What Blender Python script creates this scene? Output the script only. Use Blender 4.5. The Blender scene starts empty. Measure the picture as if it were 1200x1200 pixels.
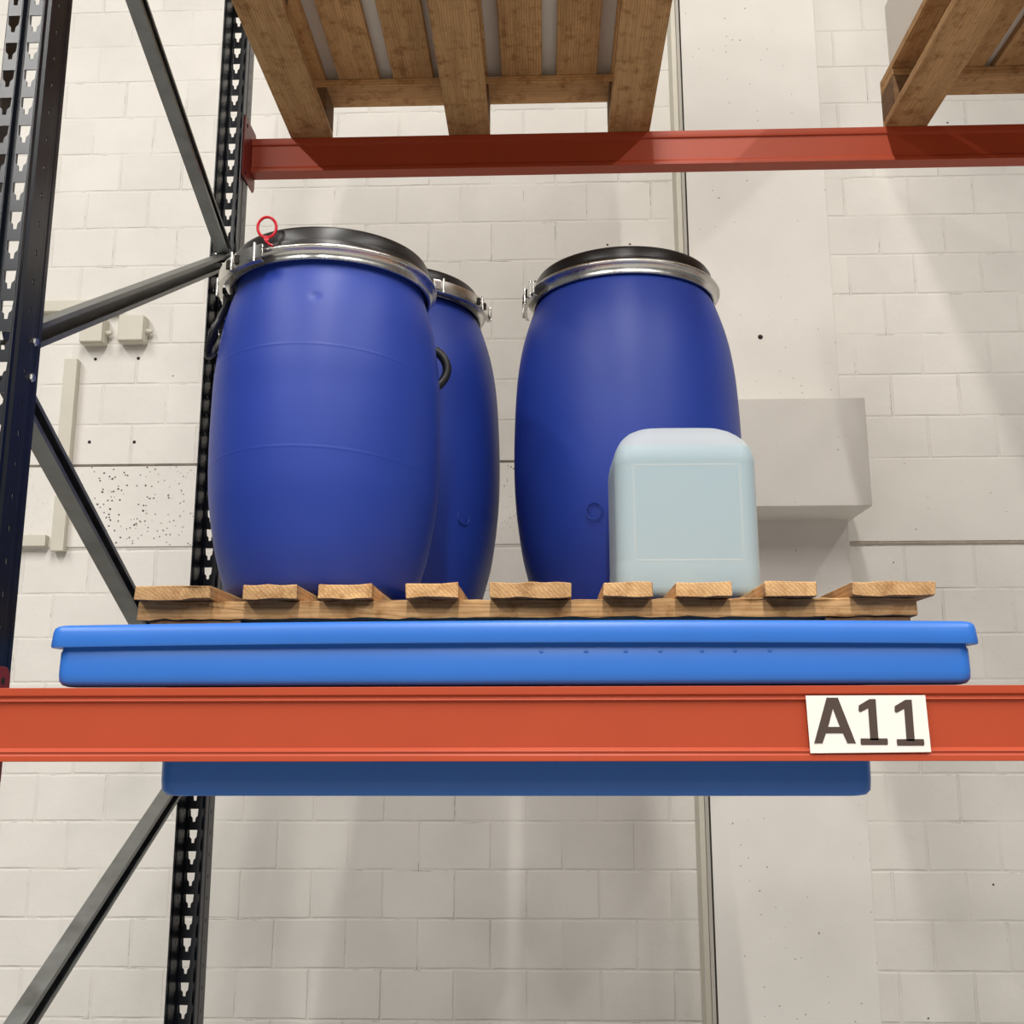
import bpy, bmesh, math, random
from mathutils import Vector, Matrix
PI = math.pi
S = bpy.context.scene
COL = S.collection
random.seed(7)

# ------------------------------------------------------------------ camera
f = 1224.0
Yc = Vector((40, -248, -f)).normalized()
Zc = Vector((-12, 6040, -f)); Zc = (Zc - Yc * Zc.dot(Yc)).normalized()
Xc = Yc.cross(Zc)
cam = bpy.data.cameras.new('camera'); camo = bpy.data.objects.new('camera', cam); COL.objects.link(camo)
camo.matrix_world = Matrix((Xc, Yc, Zc)).to_4x4()      # rows are the world axes seen by the camera
cam.sensor_width = 36; cam.lens = f / 1200 * 36; cam.clip_start = .05; cam.clip_end = 60
S.camera = camo

# ------------------------------------------------------------------ light and exposure
S.view_settings.view_transform = 'Standard'; S.view_settings.look = 'None'
S.view_settings.exposure = -0.82; S.view_settings.gamma = 1.0
S.view_settings.use_curve_mapping = False
W = bpy.data.worlds.new('world'); S.world = W; W.use_nodes = True
W.node_tree.nodes['Background'].inputs[0].default_value = (1.0, .975, .95, 1)
W.node_tree.nodes['Background'].inputs[1].default_value = .28
def area(name, loc, size, sy, power, target=None, col=(1, .972, .93)):
    l = bpy.data.lights.new(name, 'AREA'); l.shape = 'RECTANGLE'; l.size = size; l.size_y = sy
    l.energy = power; l.color = col
    o = bpy.data.objects.new(name, l); COL.objects.link(o); o.location = loc
    if target is not None:
        o.rotation_euler = (Vector(target) - Vector(loc)).to_track_quat('-Z', 'Y').to_euler()
    return o
# long strip lamps under the ceiling, running towards the wall
for x, e in ((-5.0, 1500), (.1, 1600), (5.0, 1200)): area('ceiling_strip_lamp', (x, -5.2, 6.2), .14, 11.4, e)

# ------------------------------------------------------------------ materials
def lin(c):
    return tuple(((v / 255) / 12.92 if v <= 10 else (((v / 255) + .055) / 1.055) ** 2.4) for v in c) + (1,)
def mat(name, rgb, rough=.5, metal=0, spec=.5, coat=0):
    m = bpy.data.materials.new(name); m.use_nodes = True
    b = m.node_tree.nodes['Principled BSDF']
    b.inputs['Base Color'].default_value = lin(rgb); b.inputs['Roughness'].default_value = rough
    b.inputs['Metallic'].default_value = metal; b.inputs['Specular IOR Level'].default_value = spec
    b.inputs['Coat Weight'].default_value = coat
    return m
def nt(m):
    t = m.node_tree; return t, t.nodes, t.links, t.nodes['Principled BSDF']
def N(t, typ, **kw):
    n = t.nodes.new(typ)
    for k, v in kw.items():
        if k in n.inputs.keys() if hasattr(n.inputs, 'keys') else False: n.inputs[k].default_value = v
        else: setattr(n, k, v)
    return n
def ramp(t, p):
    n = t.nodes.new('ShaderNodeValToRGB'); e = n.color_ramp.elements
    while len(e) < len(p): e.new(.5)
    for i, (q, c) in enumerate(p): e[i].position = q; e[i].color = c if len(c) == 4 else tuple(c) + (1,)
    return n
def mix(t, a, b, fac, mode='MIX'):
    n = t.nodes.new('ShaderNodeMix'); n.data_type = 'RGBA'; n.blend_type = mode
    for sock, v in ((n.inputs[0], fac), (n.inputs[6], a), (n.inputs[7], b)):
        if isinstance(v, bpy.types.NodeSocket): t.links.new(v, sock)
        elif isinstance(v, (int, float)): sock.default_value = v
        else: sock.default_value = v
    return n.outputs[2]
def coords(t, scale=(1, 1, 1)):
    tc = t.nodes.new('ShaderNodeTexCoord'); mp = t.nodes.new('ShaderNodeMapping')
    mp.inputs['Scale'].default_value = scale; t.links.new(tc.outputs['Object'], mp.inputs[0]); return mp.outputs[0]
def noise(t, vec, sc, det=4, rough=.5):
    n = t.nodes.new('ShaderNodeTexNoise'); n.inputs['Scale'].default_value = sc
    n.inputs['Detail'].default_value = det; n.inputs['Roughness'].default_value = rough
    t.links.new(vec, n.inputs['Vector']); return n
def bump(t, h, strength, dist, b, prev=None):
    n = t.nodes.new('ShaderNodeBump'); n.inputs['Strength'].default_value = strength
    n.inputs['Distance'].default_value = dist; t.links.new(h, n.inputs['Height'])
    if prev is not None: t.links.new(prev, n.inputs['Normal'])
    t.links.new(n.outputs[0], b.inputs['Normal']); return n.outputs[0]
def mottled(m, sc, amt, stretch=(1, 1, 1), bs=.1):
    t, ns, L, b = nt(m); c = b.inputs['Base Color'].default_value[:]
    v = coords(t, stretch); n = noise(t, v, sc, 5, .6)
    r = ramp(t, [(.3, (1 - amt,) * 3), (.7, (1 + amt * .6,) * 3)])
    L.new(n.outputs[0], r.inputs[0])
    L.new(mix(t, c, r.outputs[0], 1.0, 'MULTIPLY'), b.inputs['Base Color'])
    if bs: bump(t, n.outputs[0], bs, .002, b)
    return m

def pits(t, vec, scale, dens_lo, size):
    """dark irregular air holes, as a mask 0..1"""
    n = noise(t, vec, 40, 2)
    vm = t.nodes.new('ShaderNodeVectorMath'); vm.operation = 'MULTIPLY_ADD'
    vm.inputs[1].default_value = (.012,) * 3
    t.links.new(n.outputs['Color'], vm.inputs[0]); t.links.new(vec, vm.inputs[2])
    vo = t.nodes.new('ShaderNodeTexVoronoi'); vo.inputs['Scale'].default_value = scale
    t.links.new(vm.outputs[0], vo.inputs['Vector'])
    sp = t.nodes.new('ShaderNodeSeparateColor'); t.links.new(vo.outputs['Color'], sp.inputs[0])
    a = t.nodes.new('ShaderNodeMath'); a.operation = 'GREATER_THAN'; t.links.new(sp.outputs[0], a.inputs[0]); a.inputs[1].default_value = dens_lo
    s = t.nodes.new('ShaderNodeMath'); s.operation = 'MULTIPLY'; t.links.new(sp.outputs[1], s.inputs[0]); s.inputs[1].default_value = size
    b = t.nodes.new('ShaderNodeMath'); b.operation = 'LESS_THAN'; t.links.new(vo.outputs['Distance'], b.inputs[0]); t.links.new(s.outputs[0], b.inputs[1])
    c = t.nodes.new('ShaderNodeMath'); c.operation = 'MULTIPLY'; t.links.new(a.outputs[0], c.inputs[0]); t.links.new(b.outputs[0], c.inputs[1])
    return c.outputs[0]

PAINT = (230, 226, 219)
def block_wall():
    m = mat('painted_blockwork', PAINT, .6, spec=.3); t, ns, L, b = nt(m)
    tc = t.nodes.new('ShaderNodeTexCoord'); sp = t.nodes.new('ShaderNodeSeparateXYZ'); L.new(tc.outputs['Object'], sp.inputs[0])
    cb = t.nodes.new('ShaderNodeCombineXYZ')
    ax = t.nodes.new('ShaderNodeMath'); ax.operation = 'ADD'; ax.inputs[1].default_value = 20.25 + 1.827; L.new(sp.outputs[0], ax.inputs[0])
    az = t.nodes.new('ShaderNodeMath'); az.operation = 'ADD'; az.inputs[1].default_value = 17.5 - 1.04 + .0; L.new(sp.outputs[2], az.inputs[0])
    L.new(ax.outputs[0], cb.inputs[0]); L.new(az.outputs[0], cb.inputs[1])
    nz = noise(t, cb.outputs[0], 9, 3); vm = t.nodes.new('ShaderNodeVectorMath'); vm.operation = 'MULTIPLY_ADD'
    vm.inputs[1].default_value = (.006,) * 3; L.new(nz.outputs['Color'], vm.inputs[0]); L.new(cb.outputs[0], vm.inputs[2])
    br = t.nodes.new('ShaderNodeTexBrick'); L.new(vm.outputs[0], br.inputs['Vector'])
    br.inputs['Scale'].default_value = 1; br.inputs['Brick Width'].default_value = .27; br.inputs['Row Height'].default_value = .175
    br.inputs['Mortar Size'].default_value = .0075; br.inputs['Mortar Smooth'].default_value = .8
    br.inputs['Bias'].default_value = 0; br.offset = .5; br.offset_frequency = 2
    br.inputs['Color1'].default_value = (.96, .96, .96, 1); br.inputs['Color2'].default_value = (1.02, 1.02, 1.02, 1)
    br.inputs['Mortar'].default_value = (.985, .98, .975, 1)
    big = noise(t, cb.outputs[0], 3.2, 5, .6); r = ramp(t, [(.3, (.93, .93, .925)), (.7, (1.02, 1.02, 1.02))]); L.new(big.outputs[0], r.inputs[0])
    c1 = mix(t, lin(PAINT), br.outputs['Color'], 1, 'MULTIPLY'); c2 = mix(t, c1, r.outputs[0], 1, 'MULTIPLY')
    # dark cracks that open here and there along the joints
    cr = t.nodes.new('ShaderNodeTexBrick'); nz2 = noise(t, cb.outputs[0], 26, 3)
    vm2 = t.nodes.new('ShaderNodeVectorMath'); vm2.operation = 'MULTIPLY_ADD'; vm2.inputs[1].default_value = (.012,) * 3
    L.new(nz2.outputs['Color'], vm2.inputs[0]); L.new(cb.outputs[0], vm2.inputs[2]); L.new(vm2.outputs[0], cr.inputs['Vector'])
    for k, v in (('Scale', 1), ('Brick Width', .27), ('Row Height', .175), ('Mortar Size', .0011), ('Mortar Smooth', .1)): cr.inputs[k].default_value = v
    cr.offset = .5; cr.offset_frequency = 2
    pn = noise(t, cb.outputs[0], 6.5, 4, .7); pr = ramp(t, [(.55, (0, 0, 0)), (.66, (1, 1, 1))]); L.new(pn.outputs[0], pr.inputs[0])
    mm = t.nodes.new('ShaderNodeMath'); mm.operation = 'MULTIPLY'; L.new(cr.outputs['Fac'], mm.inputs[0]); L.new(pr.outputs[0], mm.inputs[1])
    m2 = t.nodes.new('ShaderNodeMath'); m2.operation = 'MULTIPLY'; L.new(mm.outputs[0], m2.inputs[0]); m2.inputs[1].default_value = .8
    c3 = mix(t, c2, lin((120, 112, 102)), m2.outputs[0])
    pk = pits(t, cb.outputs[0], 11, .93, .07)
    c4 = mix(t, c3, lin((70, 64, 56)), pk)
    L.new(c4, b.inputs['Base Color'])
    inv = t.nodes.new('ShaderNodeMath'); inv.operation = 'SUBTRACT'; inv.inputs[0].default_value = 1; L.new(br.outputs['Fac'], inv.inputs[1])
    # paint has filled the joints unevenly, so they fade in and out
    fn = noise(t, cb.outputs[0], 4.3, 4, .65); fr_ = ramp(t, [(.38, (.12,) * 3), (.64, (1, 1, 1))]); L.new(fn.outputs[0], fr_.inputs[0])
    fm = t.nodes.new('ShaderNodeMath'); fm.operation = 'MULTIPLY'; L.new(br.outputs['Fac'], fm.inputs[0]); L.new(fr_.outputs[0], fm.inputs[1]); L.new(fm.outputs[0], inv.inputs[1])
    n1 = bump(t, inv.outputs[0], .6, .006, b)
    fine = noise(t, cb.outputs[0], 22, 6, .65); bump(t, fine.outputs[0], .22, .008, b, n1)
    return m
def concrete(name, dens, scale, size, bs=.12):
    m = mat(name, PAINT, .6, spec=.3); t, ns, L, b = nt(m); v = coords(t)
    big = noise(t, v, 2.4, 5, .6); r = ramp(t, [(.3, (.94, .94, .935)), (.7, (1.02, 1.02, 1.02))]); L.new(big.outputs[0], r.inputs[0])
    c2 = mix(t, lin(PAINT), r.outputs[0], 1, 'MULTIPLY')
    patch = noise(t, v, 3.1, 3); pr = ramp(t, [(.4, (.15,) * 3), (.6, (1, 1, 1))]); L.new(patch.outputs[0], pr.inputs[0])
    pk = pits(t, v, scale, dens, size)
    mu = t.nodes.new('ShaderNodeMath'); mu.operation = 'MULTIPLY'; L.new(pk, mu.inputs[0]); L.new(pr.outputs[0], mu.inputs[1])
    L.new(mix(t, c2, lin((84, 77, 68)), mu.outputs[0]), b.inputs['Base Color'])
    fine = noise(t, v, 14, 6, .6); n1 = bump(t, fine.outputs[0], bs, .01, b)
    return m
def pine(name, base, dark, seed=0):
    m = mat(name, base, .75, spec=.2); t, ns, L, b = nt(m)
    tc = t.nodes.new('ShaderNodeTexCoord'); oi = t.nodes.new('ShaderNodeObjectInfo')
    mp = t.nodes.new('ShaderNodeMapping'); mp.inputs['Scale'].default_value = (1, 1, 1); L.new(tc.outputs['Object'], mp.inputs[0])
    mu = t.nodes.new('ShaderNodeMath'); mu.operation = 'MULTIPLY'; L.new(oi.outputs['Random'], mu.inputs[0]); mu.inputs[1].default_value = 7
    L.new(mu.outputs[0], mp.inputs['Location'])
    return m, t, L, b, mp, oi
def pine_mat(name, along):
    base, dark = (196, 156, 108), (138, 98, 58)
    m, t, L, b, mp, oi = pine(name, base, dark)
    mu_ = mp.inputs['Location'].links[0].from_socket
    mp.inputs['Scale'].default_value = (1, .06, 1) if along == 'y' else (.06, 1, 1)
    n = noise(t, mp.outputs[0], 16, 5, .6); n.inputs['Distortion'].default_value = 1.2
    wv = t.nodes.new('ShaderNodeTexWave'); wv.wave_type = 'RINGS'; wv.rings_direction = 'Y' if along == 'y' else 'X'
    wv.inputs['Scale'].default_value = 60; wv.inputs['Distortion'].default_value = 5; wv.inputs['Detail'].default_value = 3
    wv.inputs['Detail Scale'].default_value = 3; L.new(mp.outputs[0], wv.inputs[0])
    r = ramp(t, [(.0, lin((190, 150, 104))), (.45, lin((204, 165, 118))), (1, lin((212, 175, 128)))]); L.new(wv.outputs[0], r.inputs[0])
    r2 = ramp(t, [(.3, (.78, .73, .68)), (.62, (1.06, 1.04, 1.02))]); L.new(n.outputs[0], r2.inputs[0])
    c = mix(t, r.outputs[0], r2.outputs[0], 1, 'MULTIPLY')
    r3 = ramp(t, [(0, (.82, .80, .78)), (1, (1.1, 1.08, 1.04))]); L.new(oi.outputs['Random'], r3.inputs[0])
    c = mix(t, c, r3.outputs[0], 1, 'MULTIPLY')
    va = t.nodes.new('ShaderNodeVectorMath'); va.operation = 'ADD'; L.new(coords(t), va.inputs[0]); L.new(mu_, va.inputs[1])
    st = noise(t, va.outputs[0], 24, 7, .72); r4 = ramp(t, [(.50, (1, 1, 1)), (.60, (.72, .64, .56)), (.72, (.28, .22, .17))]); L.new(st.outputs[0], r4.inputs[0])
    c = mix(t, c, r4.outputs[0], .8, 'MULTIPLY')
    L.new(c, b.inputs['Base Color'])
    fine = noise(t, mp.outputs[0], 90, 4, .6); bump(t, fine.outputs[0], .5, .002, b)
    return m
def metal_streak(name, rgb, rough, amt=.2):
    m = mat(name, rgb, rough, 1.0); t, ns, L, b = nt(m); v = coords(t)
    n = noise(t, v, 18, 5, .6); r = ramp(t, [(.3, (1 - amt,) * 3), (.7, (1 + amt * .4,) * 3)]); L.new(n.outputs[0], r.inputs[0])
    L.new(mix(t, lin(rgb), r.outputs[0], 1, 'MULTIPLY'), b.inputs['Base Color'])
    r2 = ramp(t, [(.3, (rough - .08,) * 3), (.7, (rough + .12,) * 3)]); L.new(n.outputs[0], r2.inputs[0]); L.new(r2.outputs[0], b.inputs['Roughness'])
    return m

M = {}
M['block'] = block_wall()
M['band'] = concrete('painted_porous_concrete', .42, 80, .34, .3)
M['pillar'] = concrete('painted_smooth_concrete', .68, 36, .17, .08)
M['floor'] = mottled(mat('grey_concrete_floor', (150, 147, 142), .5), 3, .12)
M['ceiling'] = mottled(mat('white_ceiling', (225, 223, 218), .7), 2, .04)
M['drum'] = mottled(mat('blue_polyethylene', (34, 59, 150), .46, spec=.4), 6, .06, bs=.04)
M['tray'] = mottled(mat('bright_blue_polyethylene', (47, 110, 197), .36, spec=.45), 9, .04, bs=.06)
M['lid'] = mottled(mat('black_glossy_plastic', (24, 21, 20), .34, spec=.42), 10, .1)
M['handle'] = mat('black_rubber', (24, 24, 26), .42)
M['galv'] = metal_streak('galvanised_ring_steel', (218, 217, 212), .27, .12)
M['latch'] = metal_streak('bright_zinc', (216, 214, 208), .26, .12)
M['brace'] = metal_streak('dull_galvanised_steel', (146, 148, 146), .42, .25)
M['navy'] = mottled(mat('dark_navy_powder_coat', (13, 18, 28), .3, spec=.6), 12, .12)
M['orange'] = mottled(mat('orange_red_powder_coat', (173, 69, 40), .42, spec=.36), 7, .04, bs=.03)
M['red'] = mottled(mat('dark_red_powder_coat', (136, 44, 38), .4, spec=.45), 7, .05)
M['seal'] = mat('red_plastic', (205, 20, 38), .35)
M['paper'] = mottled(mat('white_laminated_card', (236, 232, 224), .4), 5, .02, bs=0)
M['print'] = mat('dark_brown_print', (72, 56, 48), .55)
M['duct'] = mottled(mat('cream_plastic_trunking', (208, 203, 188), .5), 6, .04)
M['hole'] = mat('dark_hole', (40, 34, 28), .9)
M['pine_y'] = pine_mat('pallet_pine_along_depth', 'y')
M['pine_x'] = pine_mat('pallet_pine_along_width', 'x')
M['blockwood'] = mottled(mat('rough_chipwood_block', (124, 92, 62), .9), 60, .35, bs=.5)
M['carton'] = mottled(mat('white_carton', (226, 222, 214), .6), 4, .04)
def canister_shell():
    m = bpy.data.materials.new('translucent_white_polyethylene'); m.use_nodes = True
    t = m.node_tree; b = t.nodes['Principled BSDF']; out = t.nodes['Material Output']
    b.inputs['Base Color'].default_value = lin((246, 246, 242)); b.inputs['Roughness'].default_value = .48
    b.inputs['Specular IOR Level'].default_value = .4
    tr = t.nodes.new('ShaderNodeBsdfTranslucent'); tr.inputs[0].default_value = lin((246, 246, 242))
    tp = t.nodes.new('ShaderNodeBsdfTransparent'); tp.inputs[0].default_value = (1, 1, 1, 1)
    a = t.nodes.new('ShaderNodeMixShader'); a.inputs[0].default_value = .35
    t.links.new(b.outputs[0], a.inputs[1]); t.links.new(tr.outputs[0], a.inputs[2])
    c = t.nodes.new('ShaderNodeMixShader'); c.inputs[0].default_value = .45
    t.links.new(a.outputs[0], c.inputs[1]); t.links.new(tp.outputs[0], c.inputs[2]); t.links.new(c.outputs[0], out.inputs[0])
    return m
M['shell'] = canister_shell()
M['liquid'] = mat('pale_blue_liquid', (40, 136, 164), .3)

# ------------------------------------------------------------------ helpers
def obj(name, bm, m, parent=None, smooth=False, bevel=0, seg=2, solid=0):
    bmesh.ops.recalc_face_normals(bm, faces=bm.faces)
    me = bpy.data.meshes.new(name); bm.to_mesh(me); bm.free()
    if smooth:
        for p in me.polygons: p.use_smooth = True
    o = bpy.data.objects.new(name, me); COL.objects.link(o); me.materials.append(m)
    if parent: o.parent = parent
    if solid:
        s = o.modifiers.new('solid', 'SOLIDIFY'); s.thickness = solid; s.offset = 0
    if bevel:
        b = o.modifiers.new('bevel', 'BEVEL'); b.width = bevel; b.segments = seg; b.limit_method = 'ANGLE'; b.angle_limit = math.radians(40)
        if not smooth:
            for p in me.polygons: p.use_smooth = True
            w = o.modifiers.new('wn', 'WEIGHTED_NORMAL'); w.keep_sharp = True
    elif smooth:
        e = o.modifiers.new('es', 'EDGE_SPLIT'); e.split_angle = math.radians(45)
    return o
def thing(name, label, cat, loc=(0, 0, 0), group=None):
    o = bpy.data.objects.new(name, None); COL.objects.link(o); o.location = loc; o.empty_display_size = .05
    o['label'] = label; o['category'] = cat
    if group: o['group'] = group
    return o
def tag(o, label, cat, group=None):
    o['label'] = label; o['category'] = cat
    if group: o['group'] = group
    return o
def struct(o): o['kind'] = 'structure'; return o
def box(bm, x0, x1, y0, y1, z0, z1, mtx=None):
    vs = [bm.verts.new((x, y, z)) for z in (z0, z1) for x, y in ((x0, y0), (x1, y0), (x1, y1), (x0, y1))]
    for q in ((3, 2, 1, 0), (4, 5, 6, 7), (0, 1, 5, 4), (1, 2, 6, 5), (2, 3, 7, 6), (3, 0, 4, 7)): bm.faces.new([vs[i] for i in q])
    if mtx is not None:
        for v in vs: v.co = mtx @ v.co
    return vs
def nb(): return bmesh.new()
def bx(*a, **k):
    bm = nb(); box(bm, *a, **k); return bm
def prism_x(bm, prof, x0, x1):
    """prof: closed list of (y,z), extruded along x with end caps"""
    a = [bm.verts.new((x0, y, z)) for y, z in prof]; b = [bm.verts.new((x1, y, z)) for y, z in prof]; n = len(prof)
    for i in range(n): bm.faces.new((a[i], a[(i + 1) % n], b[(i + 1) % n], b[i]))
    bm.faces.new(a); bm.faces.new(b[::-1])
def poly_y(bm, pts, y0, y1):
    a = [bm.verts.new((x, y0, z)) for x, z in pts]; b = [bm.verts.new((x, y1, z)) for x, z in pts]; n = len(pts)
    for i in range(n): bm.faces.new((a[i], a[(i + 1) % n], b[(i + 1) % n], b[i]))
    bm.faces.new(a); bm.faces.new(b[::-1])
def lathe(bm, prof, seg=128, cap0=True, cap1=True, dent=None, cx=0, cy=0, a0=0, a1=2 * PI):
    full = abs(a1 - a0 - 2 * PI) < 1e-6
    n = seg if full else seg + 1; rings = []
    for r, z in prof:
        row = []
        for i in range(n):
            a = a0 + (a1 - a0) * i / seg; rr = r
            if dent: rr = dent(a, r, z)
            row.append(bm.verts.new((cx + rr * math.cos(a), cy + rr * math.sin(a), z)))
        rings.append(row)
    for p, q in zip(rings, rings[1:]):
        for i in range(n if full else n - 1):
            j = (i + 1) % n; bm.faces.new((p[i], p[j], q[j], q[i]))
    if full:
        if cap0: bm.faces.new(rings[0][::-1])
        if cap1: bm.faces.new(rings[-1])
    return rings
def tube(bm, pts, r, seg=10, closed=False, flat=1.0):
    pts = [Vector(p) for p in pts]; n = len(pts); rows = []; up = None
    for i, p in enumerate(pts):
        if closed: d = (pts[(i + 1) % n] - pts[i - 1]).normalized()
        else: d = (pts[min(i + 1, n - 1)] - pts[max(i - 1, 0)]).normalized()
        if up is None: up = Vector((0, 0, 1)) if abs(d.z) < .9 else Vector((1, 0, 0))
        s = d.cross(up).normalized(); u = s.cross(d).normalized(); up = u
        rows.append([bm.verts.new(p + (s * math.cos(2 * PI * k / seg) * flat + u * math.sin(2 * PI * k / seg)) * r) for k in range(seg)])
    m = n if closed else n - 1
    for i in range(m):
        a, b = rows[i], rows[(i + 1) % n]
        for k in range(seg): bm.faces.new((a[k], a[(k + 1) % seg], b[(k + 1) % seg], b[k]))
    if not closed: bm.faces.new(rows[0][::-1]); bm.faces.new(rows[-1])
def smooth_prof(pts, step=.0016):
    """Catmull-Rom through (z, r) points, sampled evenly"""
    out = []; P = [pts[0]] + list(pts) + [pts[-1]]
    for i in range(1, len(P) - 2):
        p0, p1, p2, p3 = P[i - 1], P[i], P[i + 1], P[i + 2]
        n = max(2, int(abs(p2[0] - p1[0]) / step))
        for k in range(n):
            t = k / n
            out.append(tuple(.5 * (2 * p1[j] + (p2[j] - p0[j]) * t + (2 * p0[j] - 5 * p1[j] + 4 * p2[j] - p3[j]) * t * t + (3 * p1[j] - p0[j] - 3 * p2[j] + p3[j]) * t ** 3) for j in (0, 1)))
    out.append(pts[-1]); return out
def copy_tree(o, parent=None):
    c = o.copy(); COL.objects.link(c)
    if parent is not None: c.parent = parent
    for ch in [x for x in bpy.data.objects if x.parent == o]: copy_tree(ch, c)
    return c

# ------------------------------------------------------------------ the room
FZ = -1.60
struct(obj('floor', bx(-7, 7, -12, 4.3, FZ - .1, FZ), M['floor']))
struct(obj('ceiling', bx(-7, 7, -12, 4.3, 7.2, 7.3), M['ceiling']))
WY = 4.10; PY = 3.87
struct(obj('wall_back', bx(-7, 7, WY, WY + .2, FZ, 7.2), M['block']))
# cast concrete ring beam, a hair proud of the blocks, either side of the pillar
struct(obj('trim_1', bx(-7, .60, WY - .006, WY + .05, .70, 1.035), M['band'], bevel=.003))
struct(obj('trim_2', bx(1.12, 7, WY - .006, WY + .05, .70, 1.035), M['pillar'], bevel=.003))
# dark open joints over and under the ring beam on the left, under it on the right
bm = nb(); box(bm, -7, .60, WY - .007, WY, 1.035, 1.044); struct(obj('trim_3', bm, mottled(mat('mortar_joint', (120, 112, 100), .9), 14, .5)))
bm = nb(); box(bm, 1.135, 7, WY - .007, WY, .690, .699); struct(obj('trim_4', bm, mottled(mat('pale_mortar_joint', (168, 158, 144), .9), 20, .3)))
struct(obj('trim_5', bx(.578, 1.135, PY, WY + .05, FZ, 7.2), M['pillar'], bevel=.004))
struct(obj('trim_6', bx(.50, 1.150, 3.62, PY + .05, .745, 1.144), M['pillar'], bevel=.005))
# cover strip up the inner corner of the pillar
struct(obj('trim_7', bx(.556, .5765, WY - .12, WY, FZ, 7.2), M['duct'], bevel=.002))
struct(obj('trim_13', bx(.5778, .5812, PY - .0012, PY + .02, FZ, 7.2), M['hole']))
def wall_hole(x, y, z, r):
    bm = nb(); lathe(bm, [(r, 0), (r * .9, .0015), (r * .5, .002)], 12)
    bmesh.ops.rotate(bm, verts=bm.verts, matrix=Matrix.Rotation(PI / 2, 3, 'X'))
    bmesh.ops.translate(bm, verts=bm.verts, vec=(x, y, z)); return bm
for i, (x, z) in enumerate(((-1.873, 1.499), (-1.691, 1.5), (-1.87, 1.14), (-1.683, 1.138))):
    struct(obj('trim_%d' % (8 + i), wall_hole(x, WY, z, .007), M['hole']))
struct(obj('trim_12', wall_hole(.844, PY, 1.47, .010), M['hole']))

# ------------------------------------------------------------------ cable trunking and junction boxes on the wall
def trunking(x0, x1, z0, z1, label):
    t = thing('cable_trunking', label, 'trunking', ((x0 + x1) / 2, WY, z0)); cx = (x0 + x1) / 2
    b = nb(); box(b, x0 - cx, x1 - cx, -.012, -.0005, 0, z1 - z0); obj('base_channel', b, M['duct'], t, bevel=.001)
    e = .0012; b = nb(); box(b, x0 - cx - e, x1 - cx + e, -.040, -.0125, -e, z1 - z0 + e); obj('cover', b, M['duct'], t, bevel=.002)
    return t
trunking(-2.20, -1.78, 1.700, 1.745, 'long horizontal cream cable trunking high on the white wall beside the rack')
trunking(-1.984, -1.932, 1.05, 1.487, 'tall vertical cream cable trunking on the white wall, ending above the concrete band')
trunking(-1.975, -1.925, .682, .905, 'short vertical cream cable trunking on the pitted concrete band')
trunking(-2.20, -2.0, .702, .745, 'short horizontal cream cable trunking low on the pitted concrete band')
def junction(x0, x1, z0, z1, label):
    t = thing('junction_box', label, 'junction box', ((x0 + x1) / 2, WY, z0), 'junction boxes on the wall'); w = (x1 - x0) / 2; h = z1 - z0
    obj('housing', bx(-w, w, -.045, -.0005, 0, h), M['duct'], t, bevel=.006, seg=3)
    obj('cover', bx(-w + .002, w - .002, -.060, -.0455, .002, h - .002), M['duct'], t, bevel=.006, seg=3)
    b = nb(); lathe(b, [(.012, 0), (.012, .012), (.008, .016), (.008, .024)], 16)
    bmesh.ops.rotate(b, verts=b.verts, matrix=Matrix.Rotation(PI / 2, 3, 'Y'))
    bmesh.ops.translate(b, verts=b.verts, vec=(w, -.024, h * .45)); obj('cable_gland', b, M['duct'], t, True)
junction(-1.925, -1.825, 1.552, 1.665, 'cream junction box on the white wall, the left one under the diagonal brace')
junction(-1.765, -1.655, 1.556, 1.672, 'cream junction box on the white wall, the right one under the diagonal brace')

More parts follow.
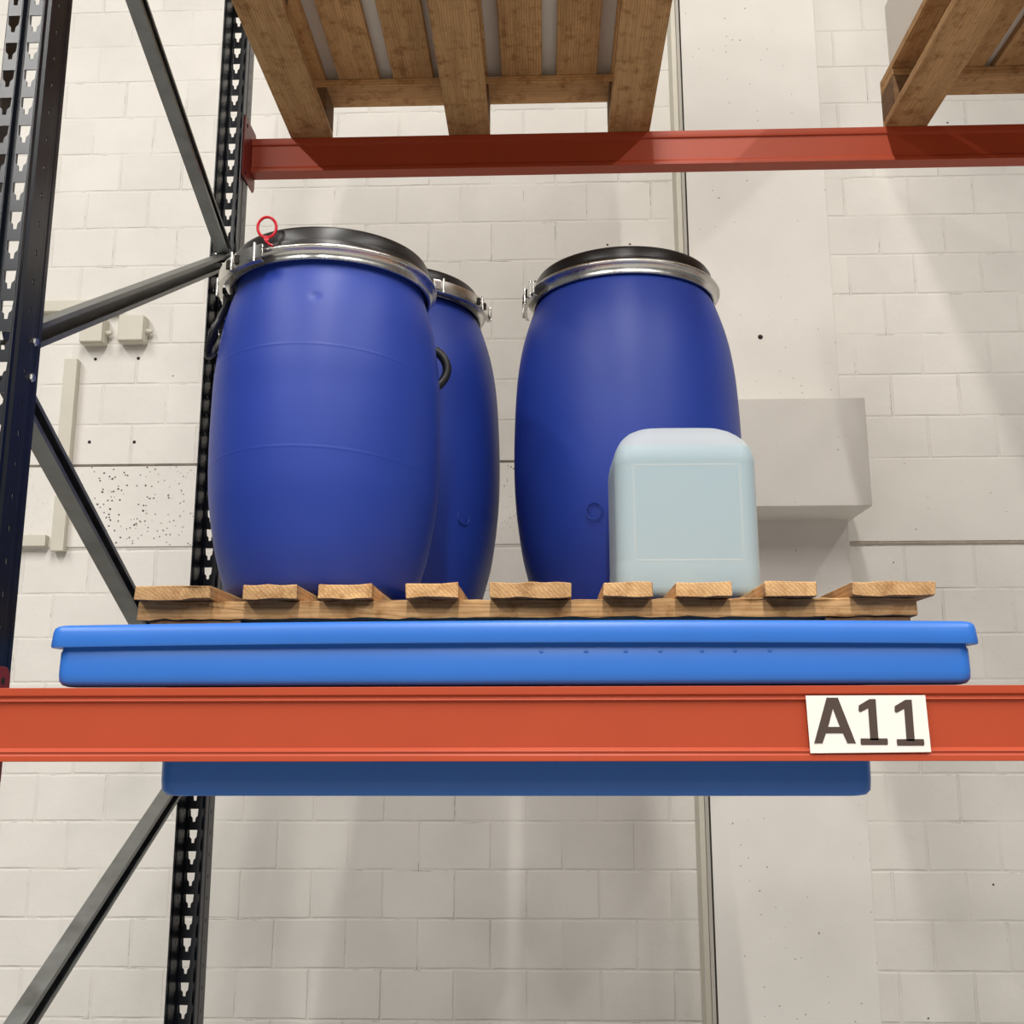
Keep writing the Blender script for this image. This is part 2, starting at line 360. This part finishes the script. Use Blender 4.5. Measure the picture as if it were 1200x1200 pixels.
# ------------------------------------------------------------------ pallet rack frame (two slotted uprights and diagonal braces)
UX = -.849
def upright_mesh(zb, zt):
    """open front face at y=0, flanges running to y=+.08; slots are real holes"""
    bm = nb(); p = .05; n = int(round((zt - zb) / p))
    def strip(x0, x1, y0, y1, z0, z1):
        v = [bm.verts.new(c) for c in ((x0, y0, z0), (x1, y1, z0), (x1, y1, z1), (x0, y0, z1))]; bm.faces.new(v)
    path = [(0, .010), (.004, .010), (.0065, 0), (.0290, 0), (.0300, .001), (.0305, .009), (.0345, .013), (.0345, .034)]
    tail = [(.0345, .042), (.0345, .052), (.0332, .055), (.0332, .068), (.0345, .071), (.0345, .080)]
    hw = [(-.0032, -.0155), (-.0040, -.0060), (-.0085, -.0015), (-.0098, .0150)]
    for s in (-1, 1):
        for a, b in zip(path, path[1:]):
            if a[1] == 0 and b[1] == 0:
                xc = .0178
                for k in range(n):
                    z0 = zb + k * p; zc = z0 + p / 2
                    for sd in (1, -1):                                    # half with the smaller x, half with the larger
                        xe = a[0] if sd == 1 else b[0]
                        out = [(xc + sd * h[0], zc + h[1]) for h in hw]
                        poly = [(xe, z0), (xc, z0), (xc, out[0][1])] + out + [(xc, out[-1][1]), (xc, z0 + p), (xe, z0 + p)]
                        bm.faces.new([bm.verts.new((s * x, 0, z)) for x, z in poly])
            else: strip(s * a[0], s * b[0], a[1], b[1], zb, zb + n * p)
        # flange with a row of small oblong holes
        for k in range(n):
            z0 = zb + k * p; zc = z0 + p / 2 + .012
            y0, y1, yc = .034, .042, .038
            for e, sd in ((y0, -1), (y1, 1)):
                poly = [(e, z0), (yc, z0), (yc, zc - .006)] + [(yc + sd * .0022, zc - .004), (yc + sd * .0022, zc + .004), (yc, zc + .006)] + [(yc, z0 + p), (e, z0 + p)]
                bm.faces.new([bm.verts.new((s * .0345, y, z)) for y, z in poly])
        for a, b in zip(tail, tail[1:]): strip(s * a[0], s * b[0], a[1], b[1], zb, zb + n * p)
    bmesh.ops.remove_doubles(bm, verts=bm.verts, dist=.00005)
    return bm
def c_brace(p, q, w=.036, d=.030):
    """C channel between p and q (both in a plane of constant x), open towards +x"""
    p, q = Vector(p), Vector(q); L = (q - p).length; ax = (q - p).normalized(); ux = Vector((1, 0, 0)); v = ax.cross(ux).normalized()
    prof = [(d / 2, -w / 2 + .008), (d / 2, -w / 2), (-d / 2, -w / 2), (-d / 2, w / 2), (d / 2, w / 2), (d / 2, w / 2 - .008)]
    bm = nb(); a = [bm.verts.new(p + ux * x + v * y) for x, y in prof]; b = [bm.verts.new(q + ux * x + v * y) for x, y in prof]
    for i in range(len(prof) - 1): bm.faces.new((a[i], a[i + 1], b[i + 1], b[i]))
    return bm
def rack_frame(x, label):
    t = thing('rack_frame', label, 'rack frame', (x, 1.5, FZ), 'upright frames of the pallet rack')
    me = upright_mesh(0, 5.0); u = obj('upright', me, M['navy'], t, solid=.0022); u.location = (0, 0, .006)
    u2 = bpy.data.objects.new('upright', u.data); COL.objects.link(u2); u2.parent = t; u2.location = (0, 1.14, .006); u2.rotation_euler = (0, 0, PI)
    s = u2.modifiers.new('solid', 'SOLIDIFY'); s.thickness = .0022; s.offset = 0
    for y in (.04, 1.10):
        obj('foot_plate', bx(-.06, .06, y - .055, y + .055, 0, .006), M['navy'], t)
    F, B = .062, 1.078
    # (front height, back height), heights above the floor; they zigzag
    for zf, zb in ((.60 - FZ, 1.215 - FZ), (1.63 - FZ, 1.235 - FZ), (.54 - FZ, -.01 - FZ), (-.585 - FZ, -.07 - FZ), (-.66 - FZ, -1.20 - FZ), (1.70 - FZ, 2.30 - FZ), (2.80 - FZ, 2.37 - FZ)):
        b = obj('diagonal_brace', c_brace((0, F, zf), (0, B, zb)), M['brace'], t, solid=.002)
        for y, z in ((F, zf), (B, zb)):
            bb = nb(); lathe(bb, [(.0075, -.038), (.0075, -.0365), (.0045, -.0365), (.0045, .0365), (.0075, .0365), (.0075, .038), (.006, .041)], 6)
            bmesh.ops.rotate(bb, verts=bb.verts, matrix=Matrix.Rotation(PI / 2, 3, 'Y')); bmesh.ops.translate(bb, verts=bb.verts, vec=(0, y - .004 if y < .5 else y + .004, z))
            obj('bolt', bb, M['latch'], b)
    return t
fr = rack_frame(UX, 'dark navy slotted rack frame with grey diagonal braces at the left')
fr2 = copy_tree(fr); fr2.location.x = 1.95; fr2['label'] = 'dark navy slotted rack frame closing the rack on the far right'

# ------------------------------------------------------------------ beams
BX0, BX1 = -.8135, 1.9145
def beam_profile(yf, dirn):
    """closed profile; yf = y of the outermost face, dirn=+1: body extends to larger y"""
    h = .0505; p = [(0, h), (0, h - .011), (.004, h - .013), (.004, h - .0155), (.0015, h - .0175), (.0015, h - .019), (.006, h - .021),
         (.006, -h + .0175), (.0025, -h + .0155), (.0005, -h + .0135), (.0025, -h + .010), (.0005, -h + .008), (0, -h), (.045, -h)]
    q = [(.045, -h + .008), (.0445, -h + .010), (.0425, -h + .0135), (.039, -h + .0175), (.039, h - .021), (.0435, h - .019), (.045, h - .011), (.045, h)]
    return [(yf + dirn * a, z) for a, z in p + q]
def rack_beam(yf, dirn, z, label):
    t = thing('rack_beam', label, 'rack beam', (BX0, yf, z), 'horizontal beams of the pallet rack')
    bm = nb(); prism_x(bm, beam_profile(0, dirn), .004, BX1 - BX0 - .004); obj('box_beam', bm, M['orange'], t, bevel=.0012)
    for x, sx in ((0, 1), (BX1 - BX0, -1)):
        # L plate: hooks on the upright's face, welded cheek on the beam's end
        bm = nb(); y0, y1 = sorted((-.003 * dirn, .110 * dirn if dirn > 0 else .110 * dirn))
        pts = []
        prof = [(y0, -.095), (y1 - .012, -.095), (y1, -.083), (y1, .073), (y1 - .012, .085), (y0, .085)]
        a = [bm.verts.new((x, y, zz)) for y, zz in prof]; b = [bm.verts.new((x + sx * .0035, y, zz)) for y, zz in prof]
        n = len(prof)
        for i in range(n): bm.faces.new((a[i], a[(i + 1) % n], b[(i + 1) % n], b[i]))
        bm.faces.new(a); bm.faces.new(b[::-1])
        c = obj('end_connector', bm, M['red'], t, bevel=.001)
        hb = nb(); lathe(hb, [(.0055, 0), (.0055, .0006)], 14); bmesh.ops.rotate(hb, verts=hb.verts, matrix=Matrix.Rotation(PI / 2 * sx, 3, 'Y'))
        for zz in (.064, -.076):
            k = hb.copy(); bmesh.ops.translate(k, verts=k.verts, vec=(x + sx * .0035, dirn * .088, zz)); obj('pin_hole', k, M['hole'], c)
        hb.free()
    return t
rack_beam(1.465, 1, 0, 'orange-red front rack beam under the bright blue tray, carrying the A11 sign')
rack_beam(2.675, -1, 0, 'orange-red rear rack beam hidden behind the front beam, under the back of the tray')
rack_beam(2.678, -1, 1.555, 'orange-red rack beam across the top of the picture')
rack_beam(1.465, 1, 1.555, 'orange-red upper front rack beam overhead, above the picture')

# ------------------------------------------------------------------ A11 sign
sg = thing('location_sign', 'white card reading A11 in dark brown letters on the orange-red front beam', 'sign', (.4375, 1.4635, -.0015))
bm = nb(); v = [bm.verts.new(c) for c in ((-.0802, 0, -.0385), (.0815, 0, -.0370), (.0795, 0, .0385), (-.0822, 0, .0385))]; bm.faces.new(v)
r_ = bmesh.ops.extrude_face_region(bm, geom=bm.faces[:]); bmesh.ops.translate(bm, verts=[x for x in r_['geom'] if isinstance(x, bmesh.types.BMVert)], vec=(0, -.0006, 0))
obj('card', bm, M['paper'], sg)
def glyph(ch, x0, w, z0, h):
    bm = nb(); y0, y1 = -.0012, -.0007
    def pg(pts): poly_y(bm, [(x0 + a * w, z0 + b * h) for a, b in pts], y0, y1)
    if ch == 'A':
        pg([(0, 0), (.20, 0), (.305, .24), (.38, .415), (.5, .76), (.5, 1), (.365, 1)])
        pg([(1, 0), (.80, 0), (.695, .24), (.62, .415), (.5, .76), (.5, 1), (.635, 1)][::-1])
        pg([(.29, .22), (.71, .22), (.64, .36), (.36, .36)])
    else:
        pg([(.36, .1), (.66, .1), (.66, 1), (.50, 1), (.36, .93)])
        pg([(0, .75), (.05, .71), (.36, .80), (.36, .93), (.50, 1), (.43, 1), (.02, .86)])
        pg([(.02, 0), (.98, 0), (1, .03), (1, .115), (.98, .14), (.02, .14), (0, .115), (0, .03)])
    return bm
obj('letter', glyph('A', -.0745, .056, -.0255, .061), M['print'], sg)
obj('letter', glyph('1', -.0120, .0365, -.0275, .061), M['print'], sg)
obj('letter', glyph('1', .0365, .0365, -.0285, .061), M['print'], sg)

# ------------------------------------------------------------------ spill tray
def rrect(x0, x1, y0, y1, r, z, n=6):
    out = []
    for cx, cy, a in ((x1 - r, y1 - r, 0), (x0 + r, y1 - r, PI / 2), (x0 + r, y0 + r, PI), (x1 - r, y0 + r, 1.5 * PI)):
        for k in range(n + 1): t = a + PI / 2 * k / n; out.append((cx + r * math.cos(t), cy + r * math.sin(t), z))
    # extra points along the long straight sides so they can bow
    res = []
    for i, p in enumerate(out):
        q = out[(i + 1) % len(out)]; res.append(p)
        if abs(q[0] - p[0]) > .3 or abs(q[1] - p[1]) > .3:
            for k in range(1, 16): t = k / 16; res.append(tuple(p[j] + (q[j] - p[j]) * t for j in range(3)))
    return res
TX0, TX1, TY0, TY1 = -.703, .599, 1.458, 2.715
def bow(p): u = (p[0] - (TX0 + TX1) / 2) / ((TX1 - TX0) / 2); return .0042 * (1 - u * u)
def loft(loops, closed_end=False, bowed=True):
    bm = nb(); rows = []
    for lp in loops: rows.append([bm.verts.new((p[0], p[1], p[2] + (bow(p) if bowed else 0))) for p in lp])
    for a, b in zip(rows, rows[1:]):
        for i in range(len(a)): j = (i + 1) % len(a); bm.faces.new((a[i], a[j], b[j], b[i]))
    if closed_end: bm.faces.new(rows[-1])
    return bm, rows
def L_(i, z, r=None, dx=(0, 0)): return rrect(TX0 + i + dx[0], TX1 - i - dx[1], TY0 + i, TY1 - i, r or max(.018 - i * .3, .008), z)
ty = thing('spill_tray', 'wide bright blue plastic spill tray with overhanging rim lying on the orange-red beams', 'spill tray')
bm, _ = loft([L_(.0115, .1075), L_(.001, .1065), L_(0, .109), L_(.0015, .128), L_(.003, .1335), L_(.006, .1365), L_(.011, .138), L_(.024, .138), L_(.028, .136), L_(.030, .128), L_(.031, .1075), L_(.0116, .1075)])
rim = obj('rim', bm, M['tray'], ty, True)
bm, _ = loft([L_(.012, .1135, .018), L_(.0122, .104, .018), L_(.0105, .100, .018), L_(.0100, .070, .018), L_(.0108, .0600, .018), L_(.014, .0545, .02), L_(.020, .0525, .02), L_(.085, .0525, .02, (.040, .035)), L_(.085, .0585, .02, (.040, .035)), L_(.024, .0585, .016), L_(.017, .0640, .016), L_(.016, .1135, .016), L_(.0121, .1135, .018)], bowed=False)
tb = obj('tray_body', bm, M['tray'], ty, True)
for px in (633, 685, 731, 771, 819, 857, 897):                      # little moulded bumps under the rim
    b = nb(); lathe(b, [(.0032, 0), (.0028, .0005), (.0014, .0009), (.0004, .0010)], 14); bmesh.ops.scale(b, verts=b.verts, vec=(1, .6, 1))
    bmesh.ops.rotate(b, verts=b.verts, matrix=Matrix.Rotation(PI / 2, 3, 'X')); bmesh.ops.translate(b, verts=b.verts, vec=((px - 638) / 1224 * 1.468, TY0 + .0101, .0985))
    obj('moulded_bump', b, M['tray'], tb, True)
def SL(i, z, r=.03): return rrect(-.570 + i, .470 - i, 1.555 + i, 2.600 - i, r, z)
bm, _ = loft([SL(-.012, .0523, .03), SL(0, .048), SL(.001, -.080), SL(.002, -.094), SL(.006, -.0990), SL(.014, -.1005, .025)], True, False)
bm2, _ = loft([SL(.006, .052), SL(.008, -.080), SL(.03, -.092, .02)], True, False)
obj('sump', bm, M['tray'], ty, True, solid=.005); bm2.free()

# ------------------------------------------------------------------ wooden pallet
pl = thing('wooden_pallet', 'worn pine pallet with nine top slats standing in the bright blue tray', 'pallet', (0, 0, .0625))
OZ = .0625
def board(name, x0, x1, y0, y1, z0, z1, m, chips=0, par=None, skew=0):
    """a sawn board with slightly uneven edges; origin at its centre so every board gets its own grain"""
    cx, cy, cz = (x0 + x1) / 2, (y0 + y1) / 2, (z0 + z1) / 2
    bm = nb(); nx = max(2, int((x1 - x0) / .02)); ny = max(1, int((y1 - y0) / .08))
    rows = []
    for i, y in enumerate([y0, y0 + .006] + [y0 + (y1 - y0) * k / ny for k in range(1, ny + 1)]):
        loop = [(x0 + (x1 - x0) * k / nx, z0) for k in range(nx + 1)] + [(x0 + (x1 - x0) * k / nx, z1) for k in range(nx, -1, -1)]
        row = []
        for (x, z) in loop:
            j = .0009 if i else .0030
            row.append(bm.verts.new((x - cx + random.uniform(-j, j) * .8 + skew * (y - y0), y - cy + (random.uniform(-.003, .002) if i == 0 else 0), z - cz + random.uniform(-j, j) * .6)))
        rows.append(row)
    for a, b in zip(rows, rows[1:]):
        for i in range(len(a)): k = (i + 1) % len(a); bm.faces.new((a[i], a[k], b[k], b[i]))
    bm.faces.new(rows[0][::-1]); bm.faces.new(rows[-1])
    o = obj(name, bm, m, par, bevel=.0012, seg=1); o.location = (cx, cy, cz - OZ); return o
PXF = 1.575
sl = [(153, 243), (281, 345), (371, 434), (474, 535), (573, 668), (705, 762), (790, 853), (892, 952), (993, 1087)]
for k, (a, b) in enumerate(sl):
    xa, xb = (a - 637.0) / 1224 * 1.585 * 1.002, (b - 637.0) / 1224 * 1.585 * 1.002
    board('top_slat', xa, xb, PXF + random.uniform(-.004, .004), 2.64, .187, .209 + random.uniform(-.001, .001), M['pine_y'], par=pl, skew=random.uniform(-.004, .004))
def xboard(name, x0, x1, y0, y1, z0, z1):
    o = board(name, x0, x1, y0, y1, z0, z1, M['pine_x'], par=pl); return o
for y in (1.597, 2.06, 2.525): xboard('stringer', -.630, .563, y, y + .095, .1585, .1865)
for x0, x1 in ((-.612, -.470), (-.10, .0), (.425, .553)):
    for y in ((1.600, 2.065, 2.53) if x0 != -.10 else (2.065, 2.53)):
        o = obj('corner_block' if y != 2.065 else 'centre_block', bx(x0, x1, y, y + .088, .0855, .158), M['blockwood'], pl, bevel=.002); o.location = (0, 0, -OZ)
    if x0 != -.10: board('bottom_board', x0 + .005, x1 - .005, 1.60, 2.62, .0635, .0850, M['pine_y'], par=pl)

# ------------------------------------------------------------------ drums
PZ = .2105
def latch(parent, R, z0, z1, a0, a1, deg=PI / 180):
    """over-centre lever of the clamping ring: curved channel with hinge link and bolts"""
    lv = nb(); a0 *= deg; a1 *= deg; h = z1 - z0
    lathe(lv, [(R + .004, z0), (R + .011, z0 + .001), (R + .0125, z0 + h * .5), (R + .011, z1 - .001), (R + .004, z1)], 14, a0=a0, a1=a1)
    l = obj('lever', lv, M['latch'], parent, True, solid=.0018)
    am = a0 + (a1 - a0) * .66
    def plate(a, w, dr, hh, name, par, m=M['latch']):
        b = nb(); mt = Matrix.Rotation(a, 4, 'Z'); box(b, R + dr, R + dr + .003, -w / 2, w / 2, (z0 + z1) / 2 - hh / 2, (z0 + z1) / 2 + hh / 2, mt); return obj(name, b, m, par, bevel=.0008)
    plate(a1 - .05, .034, .0125, h * .8, 'hinge_link', parent); plate(a0 + .04, .016, .0125, h * .66, 'catch', parent)
    for a in (am, a1 - .06, a0 + .1):
        b = nb(); x, y = (R + .0145) * math.cos(a), (R + .0145) * math.sin(a); tube(b, [(x, y, z0 - .002), (x, y, z1 + .003)], .0028, 10); obj('pivot_pin', b, M['latch'], l, True)
    for a in (am - .07, am + .07): plate(a, .010, .0128, h * .55, 'lever_slot', l, M['hole'])
def plastic_drum(label, loc, pts, ringR, rz0, rz1, lidR, lz, rings=(), dents=()):
    t = thing('plastic_drum', label, 'drum', loc, 'blue plastic drums on the pallet')
    prof = [(r, z) for z, r in smooth_prof(pts)]
    pr = prof
    def dent(a, r, z):
        for q in rings:                                   # mould seams run slightly aslant round the body
            r += .00042 * math.exp(-((z - q + .021 * (1 + math.sin(a)) + .007 * math.cos(a)) / .0013) ** 2)
        for da, dz, s, d in dents:
            dd = ((a - da) * r) ** 2 + (z - dz) ** 2; r -= d * math.exp(-dd / (2 * s * s))
        return r
    bm = nb(); lathe(bm, [(pts[0][1] * .93, .004)] + pr, 224, dent=dent if dents else None)
    obj('drum_body', bm, M['drum'], t, True)
    # lid: rises out of the ring, stepped side, sunk top
    lb = nb(); H = lz - rz1
    lathe(lb, [(lidR - .004, rz0 + .006), (ringR - .013, rz0 + .006), (ringR - .006, rz1 - .003), (lidR + .001, rz1 + .001), (lidR - .001, rz1 + H * .30), (lidR - .0035, rz1 + H * .34), (lidR - .0045, rz1 + H * .82),
               (lidR - .008, lz - .001), (lidR - .013, lz), (lidR - .020, lz - .002), (lidR - .026, lz - .012), (lidR - .05, lz - .014), (.03, lz - .012)], 128)
    lid = obj('lid', lb, M['lid'], t, True)
    # clamping ring: rolled channel with a bright upper bead and a lower bead
    rb = nb(); m_ = (rz0 + rz1) / 2
    lathe(rb, [(ringR - .0150, rz0 - .001), (ringR - .0125, rz0 - .0035), (ringR - .0095, rz0 - .003), (ringR - .0085, rz0 - .0005), (ringR - .0095, rz0 + .0025), (ringR - .0075, m_ - .002), (ringR - .0040, rz1 - .0095), (ringR - .0015, rz1 - .0085), (ringR + .0010, rz1 - .0065), (ringR + .0014, rz1 - .004), (ringR - .001, rz1), (ringR - .006, rz1 + .0015), (ringR - .011, rz1 + .0005)], 160, False, False)
    ring = obj('clamping_ring', rb, M['galv'], t, True, solid=.0008)
    return t, ring, lid
zo = lambda L: [(z - PZ, r) for z, r in L]
A_pts = zo([(PZ, .140), (.214, .152), (.222, .163), (.240, .1735), (.30, .1905), (.38, .2045), (.44, .2092), (.50, .2106), (.56, .2102), (.62, .2085), (.70, .1998), (.75, .1895), (.785, .179), (.802, .176)])
BC_pts = zo([(PZ, .165), (.214, .178), (.224, .190), (.245, .2005), (.29, .2160), (.36, .2330), (.46, .2458), (.55, .2500), (.65, .2485), (.75, .2425), (.83, .2300), (.90, .2095), (.928, .197)])
dA, ringA, lidA = plastic_drum('squat blue plastic drum at the front left, two seam lines round its body', (-.404, 1.87, PZ), A_pts, .1985, .797 - PZ, .819 - PZ, .189, .859 - PZ,
    rings=(.632 - PZ, .452 - PZ), dents=((4.78, .722 - PZ, .0055, .0022),))
latch(ringA, .1985, .792 - PZ, .822 - PZ, 186, 246)
dB, ringB, lidB = plastic_drum('tall blue plastic drum mostly hidden behind the squat front left drum', (-.352, 2.333, PZ), BC_pts, .216, .931 - PZ, .957 - PZ, .2035, .994 - PZ)
latch(ringB, .216, .929 - PZ, .957 - PZ, 300, 358)
dC, ringC, lidC = plastic_drum('tall blue plastic drum standing behind the pale blue canister', (.184, 2.255, PZ), BC_pts, .216, .928 - PZ, .953 - PZ, .2045, .990 - PZ)
latch(ringC, .216, .922 - PZ, .957 - PZ, 168, 207)
# handles of the squat drum
def loop_handle(parent, ang, top, bot, wid, Rt, Rb, label=None):
    """hanging D-shaped grip: oval tube from neck down, with a web and a lug under the ring"""
    mt = Matrix.Rotation(ang, 4, 'Z'); bm = nb(); P = []
    for k in range(28):
        a = 2 * PI * k / 28; z = (top + bot) / 2 + (top - bot) / 2 * math.cos(a); y = wid / 2 * math.sin(a) * (1.0 if math.cos(a) < 0 else .8)
        u = (top - z) / (top - bot); P.append(mt @ Vector((Rt + (Rb - Rt) * u, y, z)))
    tube(bm, P, .0082, 10, True, .7); h = obj('handle', bm, M['handle'], parent, True)
    bm = nb(); box(bm, Rt - .012, Rt + .014, -.02, .02, top - .022, top + .012, mt); obj('handle_lug', bm, M['handle'], h, bevel=.003)
    bm = nb(); box(bm, (Rt + Rb) / 2 - .010, (Rt + Rb) / 2 + .004, -.016, .016, (top + bot) / 2 - .004, (top + bot) / 2 + .016, mt); obj('handle_web', bm, M['handle'], h, bevel=.003)
loop_handle(dA, math.radians(192), .775 - PZ, .672 - PZ, .085, .186, .222)
def side_grip(parent, ang, zt, zb, R0, R1):
    mt = Matrix.Rotation(ang, 4, 'Z'); bm = nb(); P = []
    for k in range(13):
        u = k / 12; P.append(mt @ Vector((R0 + (R1 - R0) * math.sin(PI * u) ** .7, 0, zt + (zb - zt) * u)))
    tube(bm, P, .0088, 10); h = obj('handle', bm, M['handle'], parent, True)
side_grip(dA, math.radians(12), .708 - PZ, .632 - PZ, .199, .2235)
# moulded round recycling marks
def round_mark(parent, ang, z, R, slope, rad=.0165):
    """a raised ring and short ticks lying on the drum's side"""
    n = Vector((math.cos(ang), math.sin(ang), slope)).normalized(); tx = Vector((-math.sin(ang), math.cos(ang), 0)); tz = n.cross(tx)
    c = Vector((R * math.cos(ang), R * math.sin(ang), z)); bm = nb()
    def pt(a, rr):
        p = c + tx * math.cos(a) * rr + tz * math.sin(a) * rr; s = R / math.hypot(p.x, p.y); return Vector((p.x * s, p.y * s, p.z))
    tube(bm, [pt(2 * PI * k / 40, rad) for k in range(40)], .0011, 6, True)
    for k in range(12): tube(bm, [pt(2 * PI * k / 12, rad * .62), pt(2 * PI * k / 12, rad * .78)], .0009, 6)
    obj('moulded_mark', bm, M['drum'], parent, True)
round_mark(dC, math.radians(249.5), .412 - PZ, .2452, .05)
round_mark(dB, math.radians(318), .43 - PZ, .2428, .05)
# red seal
sa = math.radians(247); sp_ = Vector((-.404 + .200 * math.cos(sa), 1.87 + .200 * math.sin(sa), .822))
bm = nb(); tube(bm, [(.0175 * math.cos(a) * .92, 0, .030 + .0195 * math.sin(a)) for a in [2 * PI * k / 30 for k in range(30)]], .0026, 8, True)
tube(bm, [(0, 0, .0115), (-.001, 0, .004), (.004, 0, -.001), (.011, 0, -.004)], .0022, 8); box(bm, -.004, .004, -.002, .002, .005, .013)
sl_ = obj('security_seal', bm, M['seal'], None, True); sl_.location = sp_ + Vector((0, -.004, .002)); sl_.rotation_euler = (0, 0, .1)
tag(sl_, 'small red plastic loop seal standing up from the clamping ring of the front left drum', 'seal')

# ------------------------------------------------------------------ canister
cn = thing('canister', 'pale blue square jerrycan half hiding the right hand drum, white above its liquid line', 'canister', (.246, 1.868, PZ))
CW, CD, CH = .1215, .095, .2885
def can_loop(w, d, r, z, n=10):
    out = []
    for cx, cy, a in ((w - r, d - r, 0), (-w + r, d - r, PI / 2), (-w + r, -d + r, PI), (w - r, -d + r, 1.5 * PI)):
        for k in range(n + 1): t = a + PI / 2 * k / n; out.append((cx + r * math.cos(t), cy + r * math.sin(t), z))
    return out
def can_shape(off=0, ztop=None):
    w, d = CW - off, CD - off; r = .028
    L = [(w - .014, d - .014, .018, .0 + off), (w - .005, d - .005, .024, .003 + off), (w - .0015, d - .0015, .027, .008), (w, d, r, .016), (w, d, r, .048),
         (w - .0006, d - .0006, r, .056), (w - .0006, d - .0006, r, .058), (w - .0006, d - .0006, r, .208), (w - .0006, d - .0006, r, .211), (w - .0004, d, r, .217), (w - .0022, d - .001, r, .228), (w - .0045, d - .003, .030, .238), (w - .009, d - .007, .032, .247),
         (w - .014, d - .013, .034, .256), (w - .021, d - .023, .036, .265), (w - .030, d - .036, .036, .274), (w - .042, d - .050, .034, .281), (w - .064, d - .062, .028, .2845), (w - .078, d - .072, .020, .285)]
    if ztop is not None:
        L = [l for l in L if l[3] < ztop - .001]
        L += [(L[-1][0] - .0008, L[-1][1] - .0008, L[-1][2], ztop - .0008), (L[-1][0] - .004, L[-1][1] - .004, L[-1][2], ztop)]
    return L
def can_bm(off, ztop=None):
    bm = nb(); rows = [[bm.verts.new(p) for p in can_loop(*l)] for l in can_shape(off, ztop)]
    for a, b in zip(rows, rows[1:]):
        for i in range(len(a)): j = (i + 1) % len(a); bm.faces.new((a[i], a[j], b[j], b[i]))
    bm.faces.new(rows[0][::-1]); bm.faces.new(rows[-1]); return bm
obj('shell', can_bm(0), M['shell'], cn, True)
lq = obj('liquid', can_bm(.0012, .2425), M['liquid'], cn, True); lq['label'] = 'pale blue liquid filling the canister'
# sunk panel frame moulded on front
bm = nb()
for z in (.0575, .2095): tube(bm, [(x, -CD + .0014, z) for x in (-.088, -.03, .03, .088)], .0008, 8)
for x in (-.090, .090): tube(bm, [(x, -CD + .0014, z) for z in (.060, .12, .17, .207)], .0007, 8)
obj('moulded_panel_edge', bm, M['shell'], cn, True)
cn.rotation_euler = (0, 0, math.radians(1.0)); cn.scale = (1.025, 1, 1.105)

# ------------------------------------------------------------------ loads on the upper level, plus an unseen topmost level added to shade the wall
def load_pallet(x0, w, label, h, zb=1.6065):
    t = thing('wooden_pallet', label, 'pallet', (x0, 1.50, zb), 'pallets on the upper level')
    for k in range(3):
        xa = (w - .115) / 2 * k
        obj('runner', bx(xa, xa + .115, 0, 1.15, 0, .022), M['pine_y'], t, bevel=.002)
        for y in (0, .525, 1.05): obj('pallet_block', bx(xa, xa + .115, y, y + .1, .0225, .1), M['blockwood'], t, bevel=.002)
    for y in (0, .525, 1.05): obj('stringer', bx(0, w, y, y + .1, .1005, .122), M['pine_x'], t, bevel=.002)
    n = 7
    for k in range(n):
        xa = (w - .11) * k / (n - 1); obj('top_slat', bx(xa, xa + .11, 0, 1.15, .1225, .144), M['pine_y'], t, bevel=.002)
    return t
load_pallet(-.70, 1.0, 'weathered pallet overhead on the top left of the upper beams', 1)
def carton(x0, w, h, label, zb=1.751):
    t = thing('carton', label, 'carton', (x0 + w / 2, 2.075, zb), 'cartons added on the upper levels')
    obj('box', bx(-w / 2, w / 2, -.55, .55, 0, h), M['carton'], t, bevel=.004)
    obj('tape', bx(-w / 2 - .0006, w / 2 + .0006, -.03, .03, -.0004, h + .0006), M['duct'], t)
carton(-.68, .96, 1.2, 'large white carton added overhead on the left upper pallet to shade the wall')  # unseen load, made tall enough to darken the wall behind
rack_beam(1.465, 1, 3.055, 'orange-red front rack beam of the topmost level, added far above the picture to carry the shading load')  # topmost level is an unseen occluder, added for the slanted wall shadow
rack_beam(2.678, -1, 3.055, 'orange-red rear rack beam of the topmost level, added far above the picture to carry the shading load')
load_pallet(1.17, .72, 'weathered pallet added on the topmost beams at the far right to shade the wall', 1, 3.1065)  # added with its carton to cut lamp light off the right wall
load_pallet(.945, .93, 'weathered pallet overhead on the right of the upper beams, loaded with a low carton', 1)
carton(.965, .89, .22, 'low white carton added overhead on the right upper pallet to shade the rear beam')  # unseen load kept low: shades the rear beam, leaves the wall lit
carton(1.18, .70, .9, 'white carton added on the topmost pallet at the far right to shade the wall', 3.251)
